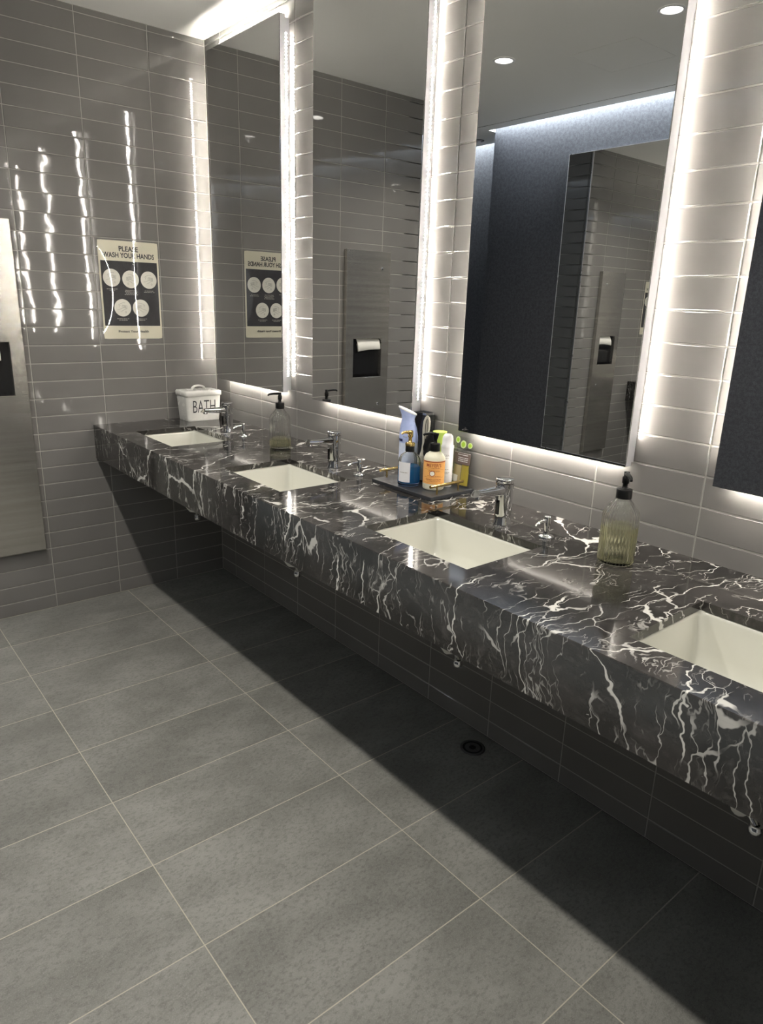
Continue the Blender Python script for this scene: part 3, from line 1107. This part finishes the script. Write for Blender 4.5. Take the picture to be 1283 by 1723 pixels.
# ------------------------------------------------------------------ tray and what stands on it
TZ = ZC + 0.012
tray = thing('tray', 'black slate tray with gold bar handles on the counter', 'tray', (1.689, -0.1045, ZC))
b = MB()
b.box(-0.147, 0.147, -0.0985, 0.0985, 0.0, 0.012, bevel=0.0018, seg=2)
b.build('base', M['slate'], tray)
for x, ya, yb_ in ((-0.131, -0.075, 0.06), (0.130, -0.086, 0.060)):
    b = MB()
    b.tube([(x, ya, 0.040), (x, yb_, 0.040)], 0.0050, 14)
    hd = b.build('handle', M['gold'], tray)
    for y in (ya + 0.03, yb_ - 0.02):
        b = MB()
        b.lathe([(0.0032, 0.012), (0.0032, 0.037)], c=(x, y, 0), n=12)
        b.build('post', M['gold'], hd)

# lavender spray can
sp = thing('air_freshener', 'tall lavender blue air freshener spray with flared slanted top on the tray', 'air freshener', (1.608, -0.100, TZ), 0.85)
b = MB()


def oval(rx, ry, cx, cz, tilt=0.0, n=32):
    return [(cx + rx * math.cos(2 * math.pi * k / n), ry * math.sin(2 * math.pi * k / n), cz + tilt * math.cos(2 * math.pi * k / n)) for k in range(n)]


b.rings([oval(0.030, 0.030, 0, 0), oval(0.032, 0.032, 0, 0.004), oval(0.032, 0.032, 0, 0.100), oval(0.0315, 0.0315, 0, 0.128)], 1, True, True, False)
b.rings([oval(0.0315, 0.0315, 0, 0.128), oval(0.0322, 0.0315, 0, 0.132), oval(0.0318, 0.031, -0.0008, 0.150), oval(0.028, 0.027, -0.002, 0.178, -0.002), oval(0.0225, 0.022, -0.0035, 0.200, -0.004),
         oval(0.0225, 0.020, -0.005, 0.214, -0.007), oval(0.027, 0.020, -0.0065, 0.226, -0.011), oval(0.030, 0.020, -0.007, 0.2315, -0.0125)], 0, True, False, False)
b.build('body', [M['lilac'], M['lilac2']], sp)
b = MB()
b.rings([oval(0.0302, 0.0202, -0.007, 0.2315, -0.0125), oval(0.0315, 0.0212, -0.007, 0.234, -0.013), oval(0.0305, 0.0202, -0.007, 0.2375, -0.013), oval(0.024, 0.014, -0.007, 0.2385, -0.0105)], 0, True, False, True)
b.build('nozzle_rim', M['white'], sp)
b = MB()
rs = []
for z in (0.1335, 0.142):
    rs.append([(0.0330 * math.cos(a), 0.0330 * math.sin(a), z) for a in [math.radians(q) for q in range(182, 232, 6)]])
b.rings(rs, 0, True, False, False, closed=False)
b.build('printed_band', M['navy'], sp)


def wrap_text(s, size, radius, zc, ang, width, mat, name, parent, bold=0.0, squash=1.0):
    tv, tf = text_verts(s, size, extrude=0.00008, bold=bold)
    w_ = max(p[0] for p in tv) - min(p[0] for p in tv)
    xm_ = (max(p[0] for p in tv) + min(p[0] for p in tv)) / 2
    k = width / w_
    b = MB()
    pts = []
    for p in tv:
        a = ang + (p[0] - xm_) * k / radius
        r = radius + 0.00022 + p[2]
        pts.append((r * math.cos(a), r * math.sin(a), zc + p[1]))
    b.add(pts, tf)
    return b.build(name, mat, parent)


def dashes(rows, radius, ang, mat, name, parent, seed=1, h=0.0011):
    rg = random.Random(seed)
    b = MB()
    for (z, width) in rows:
        x = -width / 2
        while x < width / 2 - 0.001:
            L = min(0.002 + 0.005 * rg.random(), width / 2 - x)
            a0, a1 = ang + x / radius, ang + (x + L) / radius
            n_ = 3
            rs = [[((radius + 0.0002) * math.cos(a0 + (a1 - a0) * q / n_), (radius + 0.0002) * math.sin(a0 + (a1 - a0) * q / n_), zz) for q in range(n_ + 1)] for zz in (z - h, z + h)]
            b.rings(rs, 0, False, False, False, closed=False)
            x += L + 0.0013
    return b.build(name, mat, parent)


FACE = math.atan2(-1.56, 1.70)       # direction from the tray towards the room
dashes([(0.150, 0.016)], 0.0322, FACE - 0.85 - 0.35, M['line'], 'printed_text', sp, 3)
dashes([(0.060, 0.020), (0.052, 0.024)], 0.0322, FACE - 0.85 - 0.35, M['line'], 'printed_text', sp, 4)

# blue pump bottle
bl = thing('pump_bottle', 'clear glass pump bottle of blue liquid with gold pump and white label', 'pump bottle', (1.674, -0.152, TZ), 0.0)
b = MB()
outer = [(0.031, 0.0), (0.0355, 0.002), (0.0370, 0.006), (0.0370, 0.078), (0.0350, 0.090), (0.0290, 0.101), (0.0200, 0.108), (0.0140, 0.112), (0.0130, 0.120)]
inner = [(0.0105, 0.120), (0.0110, 0.112), (0.0180, 0.106), (0.0265, 0.099), (0.0320, 0.089), (0.0340, 0.078), (0.0340, 0.015), (0.0315, 0.012), (0.0004, 0.011)]
b.lathe(outer + inner, n=48, cap0=True, cap1=True)
b.build('glass_body', M['glass'], bl)
b = MB()
b.lathe([(0.0338, 0.0113), (0.0342, 0.015), (0.0342, 0.066), (0.0, 0.066)], n=40, cap1=False)
b.build('blue_liquid', M['blue'], bl)
b = MB()
a0, a1 = FACE - 1.12, FACE + 0.10
rs = [[(0.03725 * math.cos(a0 + (a1 - a0) * q / 14), 0.03725 * math.sin(a0 + (a1 - a0) * q / 14), z) for q in range(15)] for z in (0.016, 0.082)]
b.rings(rs, 0, True, False, False, closed=False)
lb = b.build('label', M['label'], bl)
dashes([(0.048, 0.030)], 0.0373, (a0 + a1) / 2, M['line'], 'printed_text', lb, 5)
b = MB()
b.lathe([(0.0150, 0.113), (0.0150, 0.131), (0.0135, 0.1325)], n=28)
b.build('collar', M['black'], bl)
b = MB()
b.lathe([(0.0160, 0.1325), (0.0160, 0.141), (0.0145, 0.1425), (0.0065, 0.143), (0.0060, 0.160), (0.0085, 0.161), (0.0085, 0.178), (0.0070, 0.182), (0.0, 0.183)], n=28, cap1=False)
b.tube([(0, 0, 0.174), (-0.006, -0.013, 0.177), (-0.010, -0.023, 0.176), (-0.012, -0.028, 0.171)], [0.0055, 0.005, 0.0042, 0.0038], 12)
b.build('pump_head', M['gold'], bl)

# lotion bottle
lo_ = thing('lotion_bottle', 'cream pump bottle with orange label and black pump at the tray front', 'lotion bottle', (1.756, -0.117, TZ), 0.0)
b = MB()
b.lathe([(0.030, 0.0), (0.0335, 0.002), (0.0350, 0.006), (0.0350, 0.096), (0.0335, 0.106), (0.0285, 0.115), (0.0200, 0.121), (0.0150, 0.124), (0.0145, 0.130)], n=48)
b.build('body', M['cream'], lo_)
b = MB()
a0, a1 = FACE - 1.45, FACE + 1.45
rs = [[(0.0352 * math.cos(a0 + (a1 - a0) * q / 28), 0.0352 * math.sin(a0 + (a1 - a0) * q / 28), z) for q in range(29)] for z in (0.022, 0.0975)]
b.rings(rs, 0, True, False, False, closed=False)
lb = b.build('label', M['orange'], lo_)
for (za, zb2) in ((0.0935, 0.0972), (0.0445, 0.0452), (0.0265, 0.0272), (0.0705, 0.0710)):
    w_ = 1.40 if za > 0.09 else 1.0
    a0, a1 = FACE - w_, FACE + w_
    b = MB()
    b.rings([[(0.03535 * math.cos(a0 + (a1 - a0) * q / 24), 0.03535 * math.sin(a0 + (a1 - a0) * q / 24), z) for q in range(25)] for z in (za, zb2)], 0, True, False, False, closed=False)
    b.build('printed_rule', M['brick'], lb)
wrap_text("MEYER'S", 0.0155, 0.0353, 0.0835, FACE - 0.05, 0.050, M['brick'], 'lettering', lb, 0.0002)
wrap_text('HAND LOTION', 0.0085, 0.0353, 0.0370, FACE - 0.05, 0.052, M['brick'], 'lettering', lb, 0.0001)
for rws in ([(0.075, 0.044)], [(0.067, 0.036), (0.064, 0.04)], [(0.049, 0.045)], [(0.031, 0.05)]):
    dashes(rws, 0.0353, FACE, M['brick'], 'printed_text', lb, 9, 0.0006)
b = MB()
cxa = FACE - 0.18
for r0, r1, mi in ((0.0, 0.0075, 0), (0.0075, 0.0095, 1)):
    pts, fs = [], []
    N = 20
    for k in range(N):
        for r in (r0, r1):
            dx, dz = r * math.cos(2 * math.pi * k / N), r * math.sin(2 * math.pi * k / N)
            a = cxa + dx / 0.0353
            pts.append((0.0355 * math.cos(a), 0.0355 * math.sin(a), 0.0575 + dz))
    for k in range(N):
        k2 = (k + 1) % N
        fs.append((2 * k, 2 * k + 1, 2 * k2 + 1, 2 * k2))
    b.add(pts, fs, mi)
b.build('printed_medallion', [M['disc'], M['brick']], lb)
b = MB()
b.lathe([(0.0165, 0.126), (0.0165, 0.149), (0.0155, 0.1505), (0.0060, 0.151), (0.0055, 0.162), (0.0085, 0.170), (0.0105, 0.180), (0.0105, 0.183), (0.0, 0.184)], n=28, cap1=False)
b.tube([(0, 0, 0.1795), (-0.012, -0.013, 0.1815), (-0.023, -0.025, 0.1795), (-0.0265, -0.029, 0.175)], [0.006, 0.005, 0.0045, 0.004], 12)
b.build('pump_head', M['black'], lo_)

# white spray can
wc = thing('spray_can', 'slim white spray can with domed cap behind the orange lotion bottle', 'spray can', (1.7535, -0.058, TZ))
b = MB()
b.lathe([(0.0185, 0.0), (0.0205, 0.002), (0.0205, 0.128), (0.0195, 0.131)], n=36)
wb = b.build('body', M['white'], wc)
for rws in ([(0.108, 0.016), (0.103, 0.020), (0.097, 0.014)], [(0.060, 0.018)], [(0.050, 0.022), (0.046, 0.016)]):
    dashes(rws, 0.0205, FACE - 0.1, M['line'], 'printed_text', wb, 13, 0.0009)
b = MB()
b.lathe([(0.0212, 0.129), (0.0212, 0.137), (0.0185, 0.139), (0.0180, 0.158), (0.0160, 0.168), (0.0110, 0.1745), (0.0, 0.177)], n=36, cap1=False)
b.build('cap', M['white'], wc)

# lime cup
lc = thing('tumbler', 'lime green plastic cup behind the white spray can', 'cup', (1.690, -0.034, TZ))
b = MB()
b.lathe([(0.0175, 0.0), (0.0185, 0.002), (0.0235, 0.168), (0.0243, 0.171), (0.0225, 0.171), (0.0178, 0.006), (0.0, 0.006)], n=36, cap1=False)
b.build('cup', M['lime'], lc)

# clear cup with brushes
cc = thing('clear_cup', 'clear plastic cup holding brushes between the blue and orange bottles', 'cup', (1.666, -0.083, TZ))
b = MB()
b.lathe([(0.026, 0.0), (0.0275, 0.002), (0.0300, 0.093), (0.0292, 0.093), (0.0265, 0.004), (0.0, 0.004)], n=36, cap1=False)
b.build('cup', M['acrylic'], cc)
hb = thing('hairbrush', 'grey looped handle of a brush standing in the clear cup', 'hairbrush', (1.662, -0.084, TZ + 0.005))
b = MB()
dv = Vector((0.70, 0.71, 0)).normalized()
pts_l, pts_r = [], []
prof = [(0.0, 0.012), (0.05, 0.014), (0.085, 0.0135), (0.10, 0.0095), (0.125, 0.0085), (0.15, 0.0105), (0.175, 0.0125), (0.20, 0.0120), (0.212, 0.0085), (0.218, 0.0035)]
rs = []
for z, w_ in prof:
    th_ = 0.0065 if z < 0.2 else 0.0045
    ctr = Vector((-0.002, 0.0, z)) + dv * (0.012 * z / 0.2)
    nn = Vector((dv.y, -dv.x, 0))
    rs.append([tuple(ctr + dv * w_ * math.cos(2 * math.pi * k / 20) + nn * th_ * math.sin(2 * math.pi * k / 20)) for k in range(20)])
b.rings(rs, 0, True)
hbm = b.build('handle', M['greyplastic'], hb)
b = MB()
nn = Vector((dv.y, -dv.x, 0))
path = []
for (z, o) in ((0.115, 0.0), (0.150, 0.003), (0.180, 0.0045), (0.203, 0.003), (0.209, 0.0), (0.203, -0.003), (0.185, -0.0035), (0.150, -0.0015), (0.115, 0.0)):
    path.append(tuple(Vector((-0.002, 0, z)) + dv * (0.012 * z / 0.2 + o) + nn * (0.0062 if z < 0.2 else 0.0050)))
b.tube(path, 0.0011, 8)
b.build('hang_hole', M['blackgloss'], hbm)
bb = thing('paddle_brush', 'black oval brush standing behind the black lotion pump', 'hairbrush', (1.675, -0.079, TZ + 0.005))
b = MB()
rs = []
for z, w_ in ((0.0, 0.005), (0.05, 0.0055), (0.075, 0.008), (0.09, 0.015), (0.115, 0.0200), (0.14, 0.0185), (0.158, 0.012), (0.164, 0.004)):
    ctr = Vector((0.0, 0.0, z)) + dv * (0.045 * (z / 0.16) ** 2 * 0.35)
    rs.append([tuple(ctr + dv * w_ * math.cos(2 * math.pi * k / 20) + nn * 0.0055 * math.sin(2 * math.pi * k / 20)) for k in range(20)])
b.rings(rs, 0, True)
b.build('paddle', M['blackgloss'], bb)

# dark upright box
db = thing('organizer_box', 'dark upright box with a bright rim behind the spray and brushes', 'box', (1.612, -0.034, TZ))
b = MB()
b.box(-0.030, 0.030, -0.022, 0.022, 0.0, 0.222, bevel=0.002)
b.build('box_body', M['blackgloss'], db)
b = MB()
for (xa, xb, ya, yb_) in ((-0.031, 0.031, -0.023, -0.019), (-0.031, 0.031, 0.019, 0.023), (-0.031, -0.027, -0.019, 0.019), (0.027, 0.031, -0.019, 0.019)):
    b.box(xa, xb, ya, yb_, 0.219, 0.226)
b.build('rim', M['chrome'], db)

# pouch of small goods
po = thing('pouch', 'clear printed pouch with green dots and brown band leaning at the tray back', 'pouch', (1.787, -0.022, TZ))
b = MB()
PWd, PH = 0.080, 0.165


def pp(u, v):
    """u -1..1 across, v 0..1 up: front surface of the bag"""
    wv = 1.0 - 0.10 * math.exp(-((v - 0.42) / 0.06) ** 2) * (1 if u > 0 else 0.3)
    bul = 0.012 * (1 - abs(u) ** 2.4) * (1 - v) ** 0.7 + 0.001
    lean = 0.010 * v
    return (u * PWd / 2 * wv, -bul + lean - 0.002, v * PH), (u * PWd / 2 * wv, bul * 0.25 + lean - 0.001, v * PH)


nu, nv = 16, 22
fr_, bk_ = [], []
for j in range(nv + 1):
    for i in range(nu + 1):
        a, c = pp(-1 + 2 * i / nu, j / nv)
        fr_.append(a)
        bk_.append(c)
fs = []
for j in range(nv):
    for i in range(nu):
        q = j * (nu + 1) + i
        fs.append((q, q + 1, q + nu + 2, q + nu + 1))
b.add(fr_, fs, 0, True)
b.add(bk_, [tuple(reversed(f_)) for f_ in fs], 0, True)
b.build('clear_bag', M['acrylic'], po)


def patch(poly_u0, poly_u1, v0, v1, mat, name, parent, off=-0.0004, nu_=10, nv_=6):
    b = MB()
    pts, fs = [], []
    for j in range(nv_ + 1):
        for i in range(nu_ + 1):
            a, _ = pp(poly_u0 + (poly_u1 - poly_u0) * i / nu_, v0 + (v1 - v0) * j / nv_)
            pts.append((a[0], a[1] + off, a[2]))
    for j in range(nv_):
        for i in range(nu_):
            q = j * (nu_ + 1) + i
            fs.append((q, q + 1, q + nu_ + 2, q + nu_ + 1))
    b.add(pts, fs, 0, True)
    return b.build(name, mat, parent)


band = patch(-0.95, 0.92, 0.47, 0.70, M['brown'], 'printed_band', po)
patch(-0.9, 0.1, 0.05, 0.44, M['straw'], 'filling', po, 0.003)
patch(0.15, 0.85, 0.05, 0.46, M['olive'], 'filling', po, 0.003)
patch(-0.95, -0.1, 0.10, 0.24, M['disc'], 'printed_panel', po, -0.0005)
for (u, v, r) in ((-0.66, 0.93, 0.0105), (0.02, 0.86, 0.0130), (0.74, 0.86, 0.0095)):
    for rr, mt, of in ((r, 'green2', -0.0005), (r * 0.62, 'green', -0.0008)):
        b = MB()
        a, _ = pp(u, v)
        pts = [(a[0], a[1] + of, a[2])]
        for k in range(20):
            t_ = 2 * math.pi * k / 20
            c_, _ = pp(u + rr * math.cos(t_) / (PWd / 2), v + rr * math.sin(t_) / PH)
            pts.append((c_[0], c_[1] + of, c_[2]))
        b.add(pts, [(0, 1 + k, 1 + (k + 1) % 20) for k in range(20)])
        b.build('green_dot', M[mt], po)
b = MB()
rg = random.Random(4)
for q, (v, u0, u1) in enumerate(((0.655, -0.4, 0.7), (0.60, -0.3, 0.72), (0.565, -0.3, 0.72), (0.53, -0.3, 0.7), (0.69, -0.9, 0.9))):
    u = u0
    while u < u1:
        L = 0.05 + 0.12 * rg.random() if q < 4 else 0.5
        a, _ = pp(u, v)
        c, _ = pp(min(u + L, u1), v)
        h_ = 0.0014 if q < 4 else 0.0006
        b.add([(a[0], a[1] - 0.0008, a[2] - h_), (c[0], c[1] - 0.0008, c[2] - h_), (c[0], c[1] - 0.0008, c[2] + h_), (a[0], a[1] - 0.0008, a[2] + h_)], [(0, 1, 2, 3)])
        u += L + 0.04
b.build('printed_text', M['label'], band)
